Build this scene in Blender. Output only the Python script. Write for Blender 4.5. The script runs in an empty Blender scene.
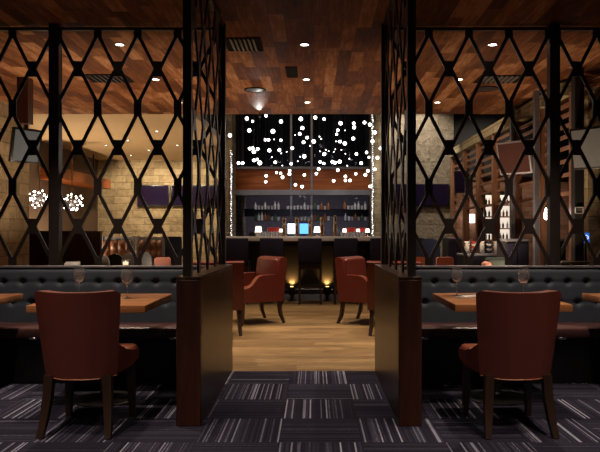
import bpy, bmesh, math, random
from mathutils import Vector, Matrix, Euler
random.seed(7)
PI = math.pi
C = bpy.context.scene.collection
F, VX, VY, CH = 650.0, 313.8, 232.0, 1.25          # focal length in px, principal point, camera height

def P(x, y, Y):                                    # point at distance Y seen at (x, y)
    return Vector(((x - VX) * Y / F, Y, CH - (y - VY) * Y / F))
def PX(x, Y): return (x - VX) * Y / F
def PZ(y, Y): return CH - (y - VY) * Y / F

# ------------------------------------------------------------------ materials
class N:
    def __init__(s, name):
        s.m = bpy.data.materials.new(name); s.m.use_nodes = True
        s.t = s.m.node_tree; s.b = s.t.nodes['Principled BSDF']
    def new(s, kind, **kw):
        n = s.t.nodes.new(kind)
        for k, v in kw.items(): setattr(n, k, v)
        return n
    def put(s, sock, v):
        if hasattr(v, 'is_linked') or isinstance(v, bpy.types.NodeSocket): s.t.links.new(v, sock)
        else: sock.default_value = v
    def math(s, op, a, b=0.0, c=0.0):
        n = s.new('ShaderNodeMath', operation=op)
        s.put(n.inputs[0], a); s.put(n.inputs[1], b)
        if op in ('MULTIPLY_ADD',): s.put(n.inputs[2], c)
        return n.outputs[0]
    def coords(s):
        tc = s.new('ShaderNodeTexCoord'); sp = s.new('ShaderNodeSeparateXYZ')
        s.t.links.new(tc.outputs['Object'], sp.inputs[0])
        return sp.outputs[0], sp.outputs[1], sp.outputs[2]
    def vec(s, x, y, z=0.0):
        n = s.new('ShaderNodeCombineXYZ')
        s.put(n.inputs[0], x); s.put(n.inputs[1], y); s.put(n.inputs[2], z)
        return n.outputs[0]
    def white(s, v):
        n = s.new('ShaderNodeTexWhiteNoise', noise_dimensions='3D'); s.t.links.new(v, n.inputs['Vector'])
        return n.outputs['Value']
    def noise(s, v, scale, detail=3, rough=.55):
        n = s.new('ShaderNodeTexNoise'); s.t.links.new(v, n.inputs['Vector'])
        n.inputs['Scale'].default_value = scale; n.inputs['Detail'].default_value = detail
        n.inputs['Roughness'].default_value = rough
        return n.outputs['Fac']
    def ramp(s, f, stops, const=False):
        n = s.new('ShaderNodeValToRGB'); cr = n.color_ramp
        if const: cr.interpolation = 'CONSTANT'
        while len(cr.elements) < len(stops): cr.elements.new(.5)
        for e, (p, c) in zip(cr.elements, stops):
            e.position = p; e.color = (*c, 1) if len(c) == 3 else c
        s.t.links.new(f, n.inputs[0]); return n.outputs[0]
    def mix(s, f, a, b, mode='MIX'):
        n = s.new('ShaderNodeMix', data_type='RGBA', blend_type=mode)
        s.put(n.inputs[0], f); s.put(n.inputs[6], a if not isinstance(a, tuple) else (*a, 1)[:4])
        s.put(n.inputs[7], b if not isinstance(b, tuple) else (*b, 1)[:4])
        return n.outputs[2]
    def bump(s, h, strength=.3, dist=.01):
        n = s.new('ShaderNodeBump'); n.inputs['Strength'].default_value = strength
        n.inputs['Distance'].default_value = dist
        s.t.links.new(h, n.inputs['Height']); s.t.links.new(n.outputs[0], s.b.inputs['Normal'])
    def set(s, color=None, rough=.5, metal=0, spec=.5, coat=0):
        if color is not None: s.put(s.b.inputs['Base Color'], (*color, 1) if isinstance(color, tuple) else color)
        s.put(s.b.inputs['Roughness'], rough)
        s.b.inputs['Metallic'].default_value = metal
        s.b.inputs['Specular IOR Level'].default_value = spec
        s.b.inputs['Coat Weight'].default_value = coat
        s.b.inputs['Coat Roughness'].default_value = .15
        return s.m

def plain(name, col, rough=.5, metal=0, spec=.5, var=.25, scale=14, bump=0, coat=0):
    n = N(name); x, y, z = n.coords(); v = n.vec(x, y, z)
    f = n.noise(v, scale)
    c = n.mix(f, tuple(k * (1 - var) for k in col), tuple(min(1, k * (1 + var)) for k in col))
    if bump: n.bump(n.noise(v, scale * 12, 2), bump, .003)
    return n.set(c, rough, metal, spec, coat)

def planks(name, along, width, length, stops, rough=.35, gap=.02, grain=.5, coat=0, spec=.5, tone=1.0, blotch=0.0):
    n = N(name); x, y, z = n.coords()
    u, w = (y, x) if along == 'y' else (x, y)
    wr = n.math('DIVIDE', w, width); row = n.math('FLOOR', wr)
    off = n.white(n.vec(row, 3.7, 1.1))
    ur = n.math('ADD', n.math('DIVIDE', u, length), n.math('MULTIPLY', off, 5.0)); cell = n.math('FLOOR', ur)
    r = n.white(n.vec(row, cell, 5.3))
    g = n.noise(n.vec(n.math('MULTIPLY', u, 2.2), n.math('ADD', n.math('MULTIPLY', w, 22.0), n.math('MULTIPLY', r, 50.0)), z), 1.4, 6, .65)
    bl = n.noise(n.vec(n.math('MULTIPLY', u, 1.6), n.math('ADD', n.math('MULTIPLY', w, 5.0), n.math('MULTIPLY', r, 31.0)), z), 2.0, 5, .7)
    t = n.math('ADD', n.math('ADD', n.math('MULTIPLY', n.math('SUBTRACT', r, .5), tone), .5), n.math('MULTIPLY', n.math('SUBTRACT', g, .5), grain * 2))
    t = n.math('ADD', t, n.math('MULTIPLY', n.math('SUBTRACT', bl, .5), blotch))
    col = n.ramp(t, stops)
    fr = n.math('FRACT', wr); fl = n.math('FRACT', ur)
    e = n.math('MAXIMUM', n.math('LESS_THAN', fr, gap), n.math('LESS_THAN', fl, gap * width / length))
    col = n.mix(e, col, (.008, .004, .003))
    n.bump(n.math('SUBTRACT', g, n.math('MULTIPLY', e, 1.0)), .15, .004)
    return n.set(col, n.math('ADD', rough, n.math('MULTIPLY', r, .12)), 0, spec, coat)

def stone(name, stops, bw=.55, bh=.22, strength=.9, grout=.5, rv=.45):
    n = N(name); x, y, z = n.coords()
    u = n.math('ADD', x, y)
    zr = n.math('DIVIDE', z, bh); row = n.math('FLOOR', zr)
    ur = n.math('ADD', n.math('DIVIDE', u, bw), n.math('MULTIPLY', n.white(n.vec(row, .3, .8)), 3.0)); cell = n.math('FLOOR', ur)
    r = n.white(n.vec(row, cell, 2.2))
    v = n.vec(x, y, z); g = n.noise(v, 9, 6, .65); g2 = n.noise(v, 45, 3)
    t = n.math('ADD', n.math('MULTIPLY', r, rv), n.math('MULTIPLY', g, 1.05 - rv))
    col = n.ramp(t, stops)
    fz = n.math('FRACT', zr); fu = n.math('FRACT', ur)
    e = n.math('MAXIMUM', n.math('LESS_THAN', fz, .06), n.math('LESS_THAN', fu, .025))
    col = n.mix(e, col, n.mix(grout, col, (.02, .015, .01)))
    h = n.math('SUBTRACT', n.math('ADD', g, n.math('ADD', n.math('MULTIPLY', g2, .3), n.math('MULTIPLY', r, .4))), n.math('MULTIPLY', e, .9))
    n.bump(h, strength, .05)
    return n.set(col, .85, 0, .2)

def wood(name, stops, axis='z', rough=.35, coat=0, spec=.5, fine=18.):
    n = N(name); x, y, z = n.coords()
    k = {'x': (1.2, fine, fine), 'y': (fine, 1.2, fine), 'z': (fine, fine, 1.2)}[axis]
    v = n.vec(n.math('MULTIPLY', x, k[0]), n.math('MULTIPLY', y, k[1]), n.math('MULTIPLY', z, k[2]))
    g = n.noise(v, 1.5, 6, .6)
    n.bump(g, .08, .003)
    return n.set(n.ramp(g, stops), rough, 0, spec, coat)

def leather(name, col, rough=.35, spec=.5, var=.25):
    n = N(name); x, y, z = n.coords(); v = n.vec(x, y, z)
    vo = n.new('ShaderNodeTexVoronoi'); n.t.links.new(v, vo.inputs['Vector']); vo.inputs['Scale'].default_value = 260
    f = n.noise(v, 7, 4)
    c = n.mix(f, tuple(k * (1 - var) for k in col), tuple(k * (1 + var) for k in col))
    n.bump(n.math('ADD', vo.outputs['Distance'], n.math('MULTIPLY', f, 3.0)), .12, .002)
    return n.set(c, rough, 0, spec)

def emit(name, col, s):
    n = N(name); n.set((col[0] * .6, col[1] * .6, col[2] * .6), .4)
    n.b.inputs['Emission Color'].default_value = (*col, 1); n.b.inputs['Emission Strength'].default_value = s
    return n.m

def glassy(name, tint=(1, 1, 1), trans=.85, haze=0, refl=1.0, rough=.03):
    n = N(name); tr = n.new('ShaderNodeBsdfTransparent'); gl = n.new('ShaderNodeBsdfGlossy')
    tr.inputs[0].default_value = (tint[0] * trans, tint[1] * trans, tint[2] * trans, 1); gl.inputs['Roughness'].default_value = rough
    fr = n.new('ShaderNodeFresnel'); fr.inputs[0].default_value = 1.5
    mx = n.new('ShaderNodeMixShader'); L = n.t.links.new
    L(n.math('MULTIPLY', fr.outputs[0], refl), mx.inputs[0]); L(tr.outputs[0], mx.inputs[1]); L(gl.outputs[0], mx.inputs[2])
    out = mx.outputs[0]
    if haze:
        df = n.new('ShaderNodeBsdfGlossy'); df.inputs['Roughness'].default_value = .42; df.inputs[0].default_value = (.9, .9, .92, 1)
        m2 = n.new('ShaderNodeMixShader'); m2.inputs[0].default_value = haze
        L(out, m2.inputs[1]); L(df.outputs[0], m2.inputs[2]); out = m2.outputs[0]
    L(out, n.t.nodes['Material Output'].inputs['Surface'])
    return n.m

def carpet_mat():
    n = N('striped_carpet_tiles'); x, y, z = n.coords()
    T = .495
    a = n.math('DIVIDE', n.math('ADD', x, .21), T); b = n.math('DIVIDE', n.math('SUBTRACT', 5.845, y), T)
    ia = n.math('FLOOR', a); ib = n.math('FLOOR', b); fa = n.math('FRACT', a); fb = n.math('FRACT', b)
    par = n.math('MODULO', n.math('ADD', n.math('ADD', ia, ib), 200.0), 2.0)
    par = n.math('GREATER_THAN', par, .5)
    # even tiles: lines run along y (vary with fa); odd: vary with fb
    t = n.math('ADD', n.math('MULTIPLY', fa, n.math('SUBTRACT', 1.0, par)), n.math('MULTIPLY', fb, par))
    seed = n.white(n.vec(ia, ib, 9.1))
    k = n.math('FLOOR', n.math('MULTIPLY', t, 52.0))
    r1 = n.white(n.vec(k, n.math('MULTIPLY', seed, 20.0), 3.0))
    k2 = n.math('FLOOR', n.math('MULTIPLY', t, 11.0))
    r2 = n.white(n.vec(k2, n.math('MULTIPLY', seed, 13.0), 7.0))
    v = n.vec(x, y, z)
    s = n.math('ADD', n.math('MULTIPLY', r1, .9), n.math('MULTIPLY', r2, .14))
    s = n.math('ADD', s, n.math('MULTIPLY', n.math('SUBTRACT', n.noise(v, 60, 3), .5), .25))
    s = n.math('SUBTRACT', s, n.math('MULTIPLY', par, .15))  # turned tiles darkened in colour to imitate the pile's directional sheen
    col = n.ramp(s, [(0, (.0095, .0085, .017)), (.45, (.016, .0145, .028)), (.78, (.031, .029, .05)), (.88, (.14, .14, .20)), (1, (.25, .25, .33))])
    e = n.math('MAXIMUM', n.math('LESS_THAN', fa, .008), n.math('LESS_THAN', fb, .008))
    col = n.mix(e, col, (.008, .007, .01))
    n.bump(n.math('ADD', n.noise(v, 300, 2), s), .5, .004)
    return n.set(col, .95, 0, .1)

M = {}
M['carpet'] = carpet_mat()
M['floor_wood'] = planks('tan_plank_floor', 'x', .16, 1.5, [(0, (.085, .048, .018)), (.35, (.12, .07, .027)), (.7, (.155, .093, .037)), (1, (.21, .13, .056))], .5, .004, .7, 0, .2, .7, 1.5)
M['ceil_wood'] = planks('walnut_plank_ceiling', 'y', .13, .8, [(0, (.065, .021, .009)), (.3, (.115, .040, .0155)), (.6, (.185, .072, .028)), (.85, (.27, .12, .052)), (1, (.34, .17, .085))], .55, .012, .7, 0, .08, .9, 1.1)
M['plaster'] = plain('warm_tan_plaster', (.52, .36, .20), .8, var=.08, scale=2)
M['dark_ceiling'] = plain('black_painted_ceiling', (.01, .01, .012), .8)
M['stone'] = stone('tan_limestone_blocks', [(.2, (.17, .125, .07)), (.5, (.32, .24, .14)), (.8, (.46, .36, .22))], .42, .18, .9, .4, .25)
M['stone_grey'] = stone('grey_limestone_rubble', [(.2, (.22, .165, .105)), (.5, (.30, .235, .16)), (.8, (.44, .36, .26))], .7, .35, 1.6, .2, .12)
M['salmon_brick'] = stone('salmon_brick', [(.2, (.20, .09, .05)), (.5, (.33, .16, .10)), (.8, (.42, .22, .15))], .3, .12, .5)
M['brown_wall'] = plain('brown_plaster', (.085, .05, .032), .7, var=.15, scale=3)
M['dark_wall'] = plain('near_black_wall', (.012, .010, .010), .7)
M['dark_walnut'] = wood('dark_walnut', [(.25, (.016, .005, .003)), (.5, (.034, .0095, .0055)), (.8, (.062, .018, .010))], 'z', .4, 0, .35)
M['dark_walnut_y'] = wood('dark_walnut_long', [(.25, (.014, .0065, .004)), (.5, (.026, .0115, .007)), (.8, (.045, .02, .012))], 'y', .3, 0, .2)
M['table_wood'] = wood('oiled_table_wood', [(.25, (.18, .072, .028)), (.5, (.30, .125, .05)), (.8, (.42, .19, .085))], 'x', .32, .1)
M['leg_wood'] = wood('espresso_leg_wood', [(.2, (.012, .006, .004)), (.8, (.035, .016, .010))], 'z', .35)
M['panel_wood'] = wood('orange_brown_mahogany', [(.25, (.10, .024, .007)), (.5, (.20, .052, .013)), (.8, (.34, .11, .03))], 'x', .4, 0, .2)  # orange-brown wood colour; the material emits nothing
M['trellis_wood'] = wood('reddish_trellis_wood', [(.25, (.13, .055, .028)), (.5, (.25, .11, .055)), (.8, (.42, .22, .115))], 'z', .45)
M['bronze'] = plain('blackened_bronze', (.026, .020, .019), .36, .3, .6)
M['steel'] = plain('brushed_steel', (.45, .44, .46), .3, 1)
M['grey_metal'] = plain('grey_painted_metal', (.16, .155, .175), .45, .3)
M['brass'] = plain('tap_brass', (.72, .47, .22), .22, 1)
M['red_leather'] = leather('oxblood_leather', (.105, .024, .017), .38)
M['seat_leather'] = leather('cognac_seat_leather', (.15, .04, .018), .4)
M['red_leather2'] = leather('brick_red_leather', (.085, .0145, .009), .28, .6)
M['piping'] = plain('leather_piping', (.30, .10, .05), .4)
M['slate_leather'] = leather('slate_blue_leather', (.046, .055, .080), .6, .3)
M['bench_seat'] = leather('plum_brown_leather', (.07, .03, .03), .35)
M['black'] = plain('satin_black', (.008, .008, .009), .35)
M['stool_fabric'] = leather('black_violet_leather', (.012, .009, .024), .6, .25)
M['counter'] = plain('pale_stone_counter', (.50, .43, .37), .3, var=.15)
n_ = N('clear_glass'); n_.set((1, 1, 1), .0); n_.b.inputs['Transmission Weight'].default_value = 1.0; n_.b.inputs['IOR'].default_value = 1.5
g_ = n_.t.nodes.new('ShaderNodeBsdfDiffuse'); g_.inputs[0].default_value = (.95, .95, 1, 1)  # white diffuse mixed in to imitate light caught by the glass
x_ = n_.t.nodes.new('ShaderNodeMixShader'); x_.inputs[0].default_value = .055
n_.t.links.new(n_.b.outputs[0], x_.inputs[1]); n_.t.links.new(g_.outputs[0], x_.inputs[2]); n_.t.links.new(x_.outputs[0], n_.t.nodes['Material Output'].inputs['Surface'])
M['wineglass'] = n_.m
M['pane'] = glassy('dark_window_glass', (.8, .84, .95), .8, 0, .3)
M['screen'] = plain('blank_tv_screen', (.012, .007, .025), .12, var=.1)
M['screen_blue'] = emit('blue_till_screen', (.12, .45, 1.0), 1.6)
M['screen_white'] = emit('white_till_screen', (.75, .88, 1.0), 2.0)
M['globe'] = emit('opal_globe', (1.0, .96, .92), 7.0)
M['bulb'] = emit('warm_bulb', (1.0, .93, .85), 14.0)
M['downlight'] = emit('downlight_lens', (1.0, .90, .76), 14.0)
M['crystal'] = emit('white_light_strip', (1.0, .96, .9), 3.0)
M['uplens'] = emit('amber_lens', (1.0, .62, .18), 8.0)
M['lampshade'] = emit('lit_lamp_shade', (1.0, .88, .72), 2.5)
M['lantern'] = emit('lit_lantern_glass', (1.0, .98, .95), 5.0)
M['white'] = plain('white_ceramic', (.75, .72, .68), .3)
M['napkin'] = plain('white_linen', (.75, .72, .68), .8)
M['orange'] = leather('orange_leather', (.30, .07, .03), .45)
M['tan_leather'] = leather('tan_tufted_leather', (.13, .05, .025), .45)
M['grey_fabric'] = plain('grey_fabric', (.11, .10, .09), .9)
M['navy'] = leather('navy_leather', (.015, .02, .045), .4)
M['red_shelf'] = plain('red_lacquer', (.45, .03, .02), .35)
M['green_cloth'] = plain('dark_green_cloth', (.008, .013, .010), .9)
M['flesh'] = leather('salmon_leather', (.32, .12, .08), .5)
M['bottle_clear'] = plain('clear_bottle_glass', (.40, .40, .44), .1, 0, 1.0)
M['bottle_amber'] = plain('amber_bottle_glass', (.22, .07, .015), .08, 0, .8)
M['bottle_green'] = plain('green_bottle_glass', (.03, .09, .04), .08, 0, .8)
M['blue_sign'] = emit('blue_sign_face', (.02, .16, .75), .8)
M['white_sign'] = emit('white_sign_mark', (.85, .92, 1.0), .9)
M['candle'] = emit('candle_wax', (1.0, .78, .5), 1.2)
M['vent_black'] = plain('black_vent', (.006, .005, .005), .8, 0, .1)
M['vent_grey'] = plain('grey_vent_blade', (.14, .12, .11), .4, .4)

# ------------------------------------------------------------------ mesh helpers
def merge(bm, tmp, mtx=None):
    if mtx is not None: bmesh.ops.transform(tmp, matrix=mtx, verts=tmp.verts)
    me = bpy.data.meshes.new('tmp'); tmp.to_mesh(me); tmp.free(); bm.from_mesh(me); bpy.data.meshes.remove(me)

def rbox(bm, c, s, r=.01, seg=2, rot=None):
    t = bmesh.new(); bmesh.ops.create_cube(t, size=1)
    bmesh.ops.scale(t, vec=s, verts=t.verts)
    if r > 0: bmesh.ops.bevel(t, geom=t.edges[:], offset=min(r, min(s) * .49), segments=seg, profile=.5, affect='EDGES')
    m = Matrix.Translation(c)
    if rot: m = m @ Euler(rot).to_matrix().to_4x4()
    merge(bm, t, m)
def box(bm, lo, hi, r=0.0, seg=1):
    lo, hi = Vector(lo), Vector(hi); rbox(bm, (lo + hi) / 2, tuple(abs(k) for k in (hi - lo)), r, seg)

def tube(bm, pts, rad, n=10, square=False):
    """a run of rings through pts; rad per point (a number or (rx, ry))"""
    pts = [Vector(p) for p in pts]; rings = []
    for i, p in enumerate(pts):
        d = (pts[min(i + 1, len(pts) - 1)] - pts[max(i - 1, 0)]).normalized()
        a = Vector((1, 0, 0)) if abs(d.x) < .9 else Vector((0, 1, 0))
        b = d.cross(a).normalized(); a = b.cross(d).normalized()
        rr = rad[i] if isinstance(rad, (list, tuple)) else rad
        rx, ry = rr if isinstance(rr, (list, tuple)) else (rr, rr)
        ring = []
        for k in range(n):
            th = 2 * PI * k / n + (PI / 4 if square else 0)
            q = 1.414 if square else 1
            ring.append(bm.verts.new(p + a * (math.cos(th) * rx * q) + b * (math.sin(th) * ry * q)))
        rings.append(ring)
    for r0, r1 in zip(rings, rings[1:]):
        for k in range(n):
            bm.faces.new((r0[k], r0[(k + 1) % n], r1[(k + 1) % n], r1[k]))
    bm.faces.new(rings[0][::-1]); bm.faces.new(rings[-1])
def bar(bm, p0, p1, w, r1=None): tube(bm, [p0, p1], [w, r1 if r1 is not None else w], 4, True)

def lathe(bm, prof, n=24, loc=(0, 0, 0), caps=True):
    loc = Vector(loc); rings = []
    for r, z in prof:
        rings.append([bm.verts.new(loc + Vector((max(r, .0004) * math.cos(2 * PI * k / n), max(r, .0004) * math.sin(2 * PI * k / n), z))) for k in range(n)])
    for a, b in zip(rings, rings[1:]):
        for k in range(n): bm.faces.new((a[k], a[(k + 1) % n], b[(k + 1) % n], b[k]))
    if caps: bm.faces.new(rings[0][::-1]); bm.faces.new(rings[-1])
def ball(bm, c, r, u=14, v=10, sc=(1, 1, 1)):
    t = bmesh.new(); bmesh.ops.create_uvsphere(t, u_segments=u, v_segments=v, radius=r)
    merge(bm, t, Matrix.Translation(c) @ Matrix.Diagonal((*sc, 1)))
def prism(bm, pts, axis, lo, hi):
    """outline pts (2-D) pushed along axis from lo to hi"""
    def v(p, k):
        return {'x': (k, p[0], p[1]), 'y': (p[0], k, p[1]), 'z': (p[0], p[1], k)}[axis]
    a = [bm.verts.new(v(p, lo)) for p in pts]; b = [bm.verts.new(v(p, hi)) for p in pts]
    n = len(pts)
    bm.faces.new(a[::-1]); bm.faces.new(b)
    for i in range(n): bm.faces.new((a[i], a[(i + 1) % n], b[(i + 1) % n], b[i]))

def obj(name, bm, m, parent=None, loc=None, rotz=0, angle=38):
    bmesh.ops.recalc_face_normals(bm, faces=bm.faces)
    me = bpy.data.meshes.new(name); bm.to_mesh(me); bm.free()
    me.polygons.foreach_set('use_smooth', [True] * len(me.polygons)); me.set_sharp_from_angle(angle=math.radians(angle))
    me.materials.append(M[m] if isinstance(m, str) else m)
    o = bpy.data.objects.new(name, me); C.objects.link(o)
    if parent: o.parent = parent
    if loc is not None: o.location = loc
    if rotz: o.rotation_euler.z = rotz
    return o
def mk(name, m, fn, parent=None, **k):
    bm = bmesh.new(); fn(bm); return obj(name, bm, m, parent, **k)
def tag(o, label, cat, group=None, kind=None):
    o['label'] = label; o['category'] = cat
    if group: o['group'] = group
    if kind: o['kind'] = kind
    return o
def thing(name, label, cat, loc=(0, 0, 0), rotz=0, group=None):
    o = bpy.data.objects.new(name, None); C.objects.link(o); o.empty_display_size = .1
    o.location = loc; o.rotation_euler.z = rotz
    return tag(o, label, cat, group)
def struct(name, m, fn, parent=None, label=None, cat=None):
    o = mk(name, m, fn, parent)
    if parent is None:
        o['kind'] = 'structure'
        if label: tag(o, label, cat)
    return o
def dup(root, loc, rotz=0, label=None, group=None, scale=None):
    def rec(o, par):
        c = o.copy(); C.objects.link(c)
        if par: c.parent = par
        for ch in o.children: rec(ch, c)
        return c
    r = rec(root, None); r.location = loc; r.rotation_euler.z = rotz
    if label: r['label'] = label
    if group: r['group'] = group
    if scale: r.scale = scale
    return r
def B(*a, **k): return lambda bm: box(bm, *a, **k)

# ------------------------------------------------------------------ the room
CZ = 3.10
FY = 5.845
struct('floor', 'carpet', B((-7, -3, -.1), (7, FY, 0)), None, 'striped charcoal carpet tiles laid in a checkerboard across the front dining area', 'floor')
struct('floor.001', 'floor_wood', B((-7, FY, -.1), (7, 18, 0)), None, 'tan wooden plank floor leading up to the bar', 'floor')
struct('ceiling', 'ceil_wood', B((-7, -3, CZ), (7, 10.2, CZ + .12)), None, 'reddish walnut plank ceiling over the dining area', 'ceiling')
struct('ceiling.001', 'plaster', B((-7, 10.2, CZ + .0), (-1.9, 18, CZ + .12)), None, 'tan plaster ceiling with small downlights beyond the left screen', 'ceiling')
struct('ceiling.002', 'dark_ceiling', B((-1.9, 10.2, 4.6), (7, 18, 4.7)), None, 'high black ceiling above the bar', 'ceiling')
struct('wall_bulkhead', 'dark_wall', B((-1.9, 10.2, CZ + .12), (7, 10.3, 4.6)))
struct('wall_bulkhead_left', 'dark_wall', B((-2.0, 10.3, CZ + .12), (-1.9, 13.8, 4.6)))
struct('wall_rear', 'dark_wall', B((-7, -3.1, 0), (7, -3, CZ)))
struct('wall_left', 'dark_wall', B((-7.1, -3, 0), (-7, 18, CZ)))
struct('wall_right', 'dark_wall', B((7, -3, 0), (7.1, 18, 4.6)))
struct('wall_far', 'dark_wall', B((-7, 18, 0), (7, 18.1, 4.6)))
# far left: stone wall facing us, brown side wall, near stone wall
struct('wall_back_left', 'stone', B((-5.6, 16.7, 0), (-1.9, 16.95, CZ)), None, 'tan stone block wall behind the two dark screens', 'wall')
struct('wall_side_left', 'brown_wall', B((-5.75, 10.05, 0), (-5.55, 16.7, CZ)), None, 'plain brown side wall behind the bubble chandeliers', 'wall')
struct('wall_near_left', 'stone', B((-4.65, 6.3, 0), (-4.4, 10.05, CZ)), None, 'tan stone wall at the far left edge', 'wall')
struct('wall_return_left', 'brown_wall', B((-5.75, 9.85, 0), (-4.65, 10.05, CZ)))
# stone piers left and right of the bar window
WY = 14.5
struct('wall_pier_left', 'stone', B((-1.9, 13.8, 0), (PX(231.5, 13.8), 16.7, 4.6)), None, 'narrow tan stone pier left of the bar window', 'pier')
struct('wall_pier_right', 'stone', B((PX(372.5, 13.8), 13.8, 0), (1.62, 14.75, 4.6)), None, 'narrow tan stone pier right of the bar window', 'pier')
struct('wall_back_right', 'stone_grey', B((1.62, WY, 0), (3.12, WY + .25, 4.6)), None, 'rough pale stone wall right of the bar behind the dark screen', 'wall')
struct('wall_far_right', 'salmon_brick', B((3.12, 17.2, 0), (7, 17.4, 2.7)), None, 'salmon brick wall far behind the timber trellis', 'wall')
struct('wall_far_right_upper', 'dark_wall', B((3.12, 17.0, 2.7), (7, 17.4, 4.6)))
struct('wall_alcove_right', 'stone_grey', B((3.0, WY + .25, 0), (3.12, 17.2, 4.6)))
struct('wall_pier_far_right', 'stone', B((PX(588, 8.3), 8.3, 0), (4.6, 8.6, CZ)), None, 'tan stone tile pier at the right edge', 'pier')
struct('column', 'dark_wall', B((PX(575, 7.3), 7.3, 0), (PX(584, 7.3), 7.41, CZ)), None, 'black column carrying the small framed notice', 'column')

# bar window: frames, beam, timber band, panes
L_, R_ = PX(231.5, WY), PX(372.5, WY)
z_beam0, z_beam1 = PZ(195.5, WY), PZ(190, WY)
z_band0, z_band1 = PZ(189, WY), PZ(169, WY)
struct('trim_1', 'grey_metal', B((L_, WY - .06, z_beam0), (R_, WY + .1, z_beam1), r=.01), None, 'grey metal transom under the timber band of the bar window', 'beam')
struct('trim_2', 'grey_metal', B((L_, WY - .04, z_band1), (R_, WY + .08, z_band1 + .05)), None, 'thin grey rail above the timber band', 'rail')
M1, M2 = PX(291.2, WY), PX(311.6, WY)
for i, mx in enumerate((M1, M2)):
    struct('trim_%d' % (i + 3), 'grey_metal', B((mx - .022, WY - .05, 0), (mx + .022, WY + .06, 4.6)), None,
           ('grey window mullion nearer the left stone pier', 'grey window mullion nearer the right stone pier')[i], 'mullion')
struct('trim_5', 'grey_metal', B((L_, WY - .05, 0), (L_ + .05, WY + .06, 4.6)))
struct('trim_6', 'grey_metal', B((R_ - .05, WY - .05, 0), (R_, WY + .06, 4.6)))
struct('trim_7', 'panel_wood', B((L_ + .05, WY, z_beam1), (R_ - .05, WY + .05, z_band1)), None, 'glossy reddish timber band across the bar window', 'panel')
struct('window_1', 'pane', B((L_ + .05, WY + .01, z_band1 + .05), (R_ - .05, WY + .03, 4.6)), None, 'tall dark night window above the timber band', 'window')
struct('window_2', 'pane', B((L_ + .05, WY + .01, .9), (R_ - .05, WY + .03, z_beam0)), None, 'dark window behind the bar taps under the grey beam', 'window')
struct('wall_under_window', 'dark_wall', B((L_, WY - .02, 0), (R_, WY + .08, .9)))
M['window_haze'] = plain('grey_violet_haze', (.13, .108, .105), .8, var=.5, scale=9)  # colour stands in for the hazy reflection in the lower window
struct('window_backdrop', 'window_haze', B((-1.9, 17.0, 0), (3.0, 17.1, 2.45)))
struct('window_backdrop_upper', 'dark_wall', B((-1.9, 16.2, 2.45), (3.0, 17.1, 4.6)))  # dark backdrop added so the upper window stays black
struct('trim_9', 'dark_wall', B((-1.7, 15.9, PZ(216.5, 16)), (1.4, 16.1, PZ(209, 16))), None, 'dark horizontal beam beyond the bar window between the two bottle shelves', 'beam')

# ------------------------------------------------------------------ room dividers with lattice screens
WZ = .962
def divider(x0, x1, side, label):
    t = thing('room_divider', label, 'divider', ((x0 + x1) / 2, 5.01, 0))
    w = x1 - x0; y0, y1 = 4.177 - 5.01, 5.845 - 5.01
    mk('body', 'dark_walnut', B((-w / 2, y0, .0), (w / 2, y0 + .06, WZ - .02), r=.004), t)
    mk('side_panel', 'dark_walnut_y', lambda bm: [box(bm, (-w / 2 + .002, y0 + .06, 0), (w / 2 - .002, y1, WZ - .02), .002)], t)
    mk('cap', 'dark_walnut_y', B((-w / 2, y0, WZ - .02), (w / 2, y1, WZ), r=.003), t)
    return t
divider(-.885, -.728, -1, 'dark walnut half wall with a glossy inner face left of the walkway')
divider(.546, .695, 1, 'dark walnut half wall with a glossy inner face right of the walkway')

def lattice(bm, length, z0, z1, ncell, th, nrow=3):
    """diamonds and eight-sided openings between slim bars, in the XZ plane, x from 0 to length"""
    cw, chh = length / ncell, (z1 - z0) / nrow
    hx, hz = cw / 2, chh / 2
    kx, kz = hx / 19.85, hz / 39.4
    quads = [[(15.9, 0), (19.85, 0), (19.85, 7.6), (15.7, 7.6)], [(15.9, 0), (15.7, 7.6), (3.8, 31.6), (0, 31.6)], [(0, 31.6), (3.8, 31.6), (3.8, 39.4), (0, 39.4)]]
    t = bmesh.new()
    # cells are centred on the flat-topped nodes: diamond columns stand on the cell edges
    for i in range(ncell + 1):
        for j in range(nrow):
            cx, cz = i * cw, z1 - (j + .5) * chh
            for sx in (-1, 1):
                if (i == 0 and sx < 0) or (i == ncell and sx > 0): continue
                for sz in (-1, 1):
                    for q in quads:
                        vs = [t.verts.new((cx + sx * a * kx, -th / 2, cz + sz * b * kz)) for a, b in q]
                        t.faces.new(vs if sx * sz > 0 else vs[::-1])
    bmesh.ops.remove_doubles(t, verts=t.verts, dist=1e-4)
    bmesh.ops.recalc_face_normals(t, faces=t.faces)
    r = bmesh.ops.extrude_face_region(t, geom=t.faces[:])
    bmesh.ops.translate(t, vec=(0, th, 0), verts=[g for g in r['geom'] if isinstance(g, bmesh.types.BMVert)])
    bmesh.ops.recalc_face_normals(t, faces=t.faces)
    merge(bm, t)

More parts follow.
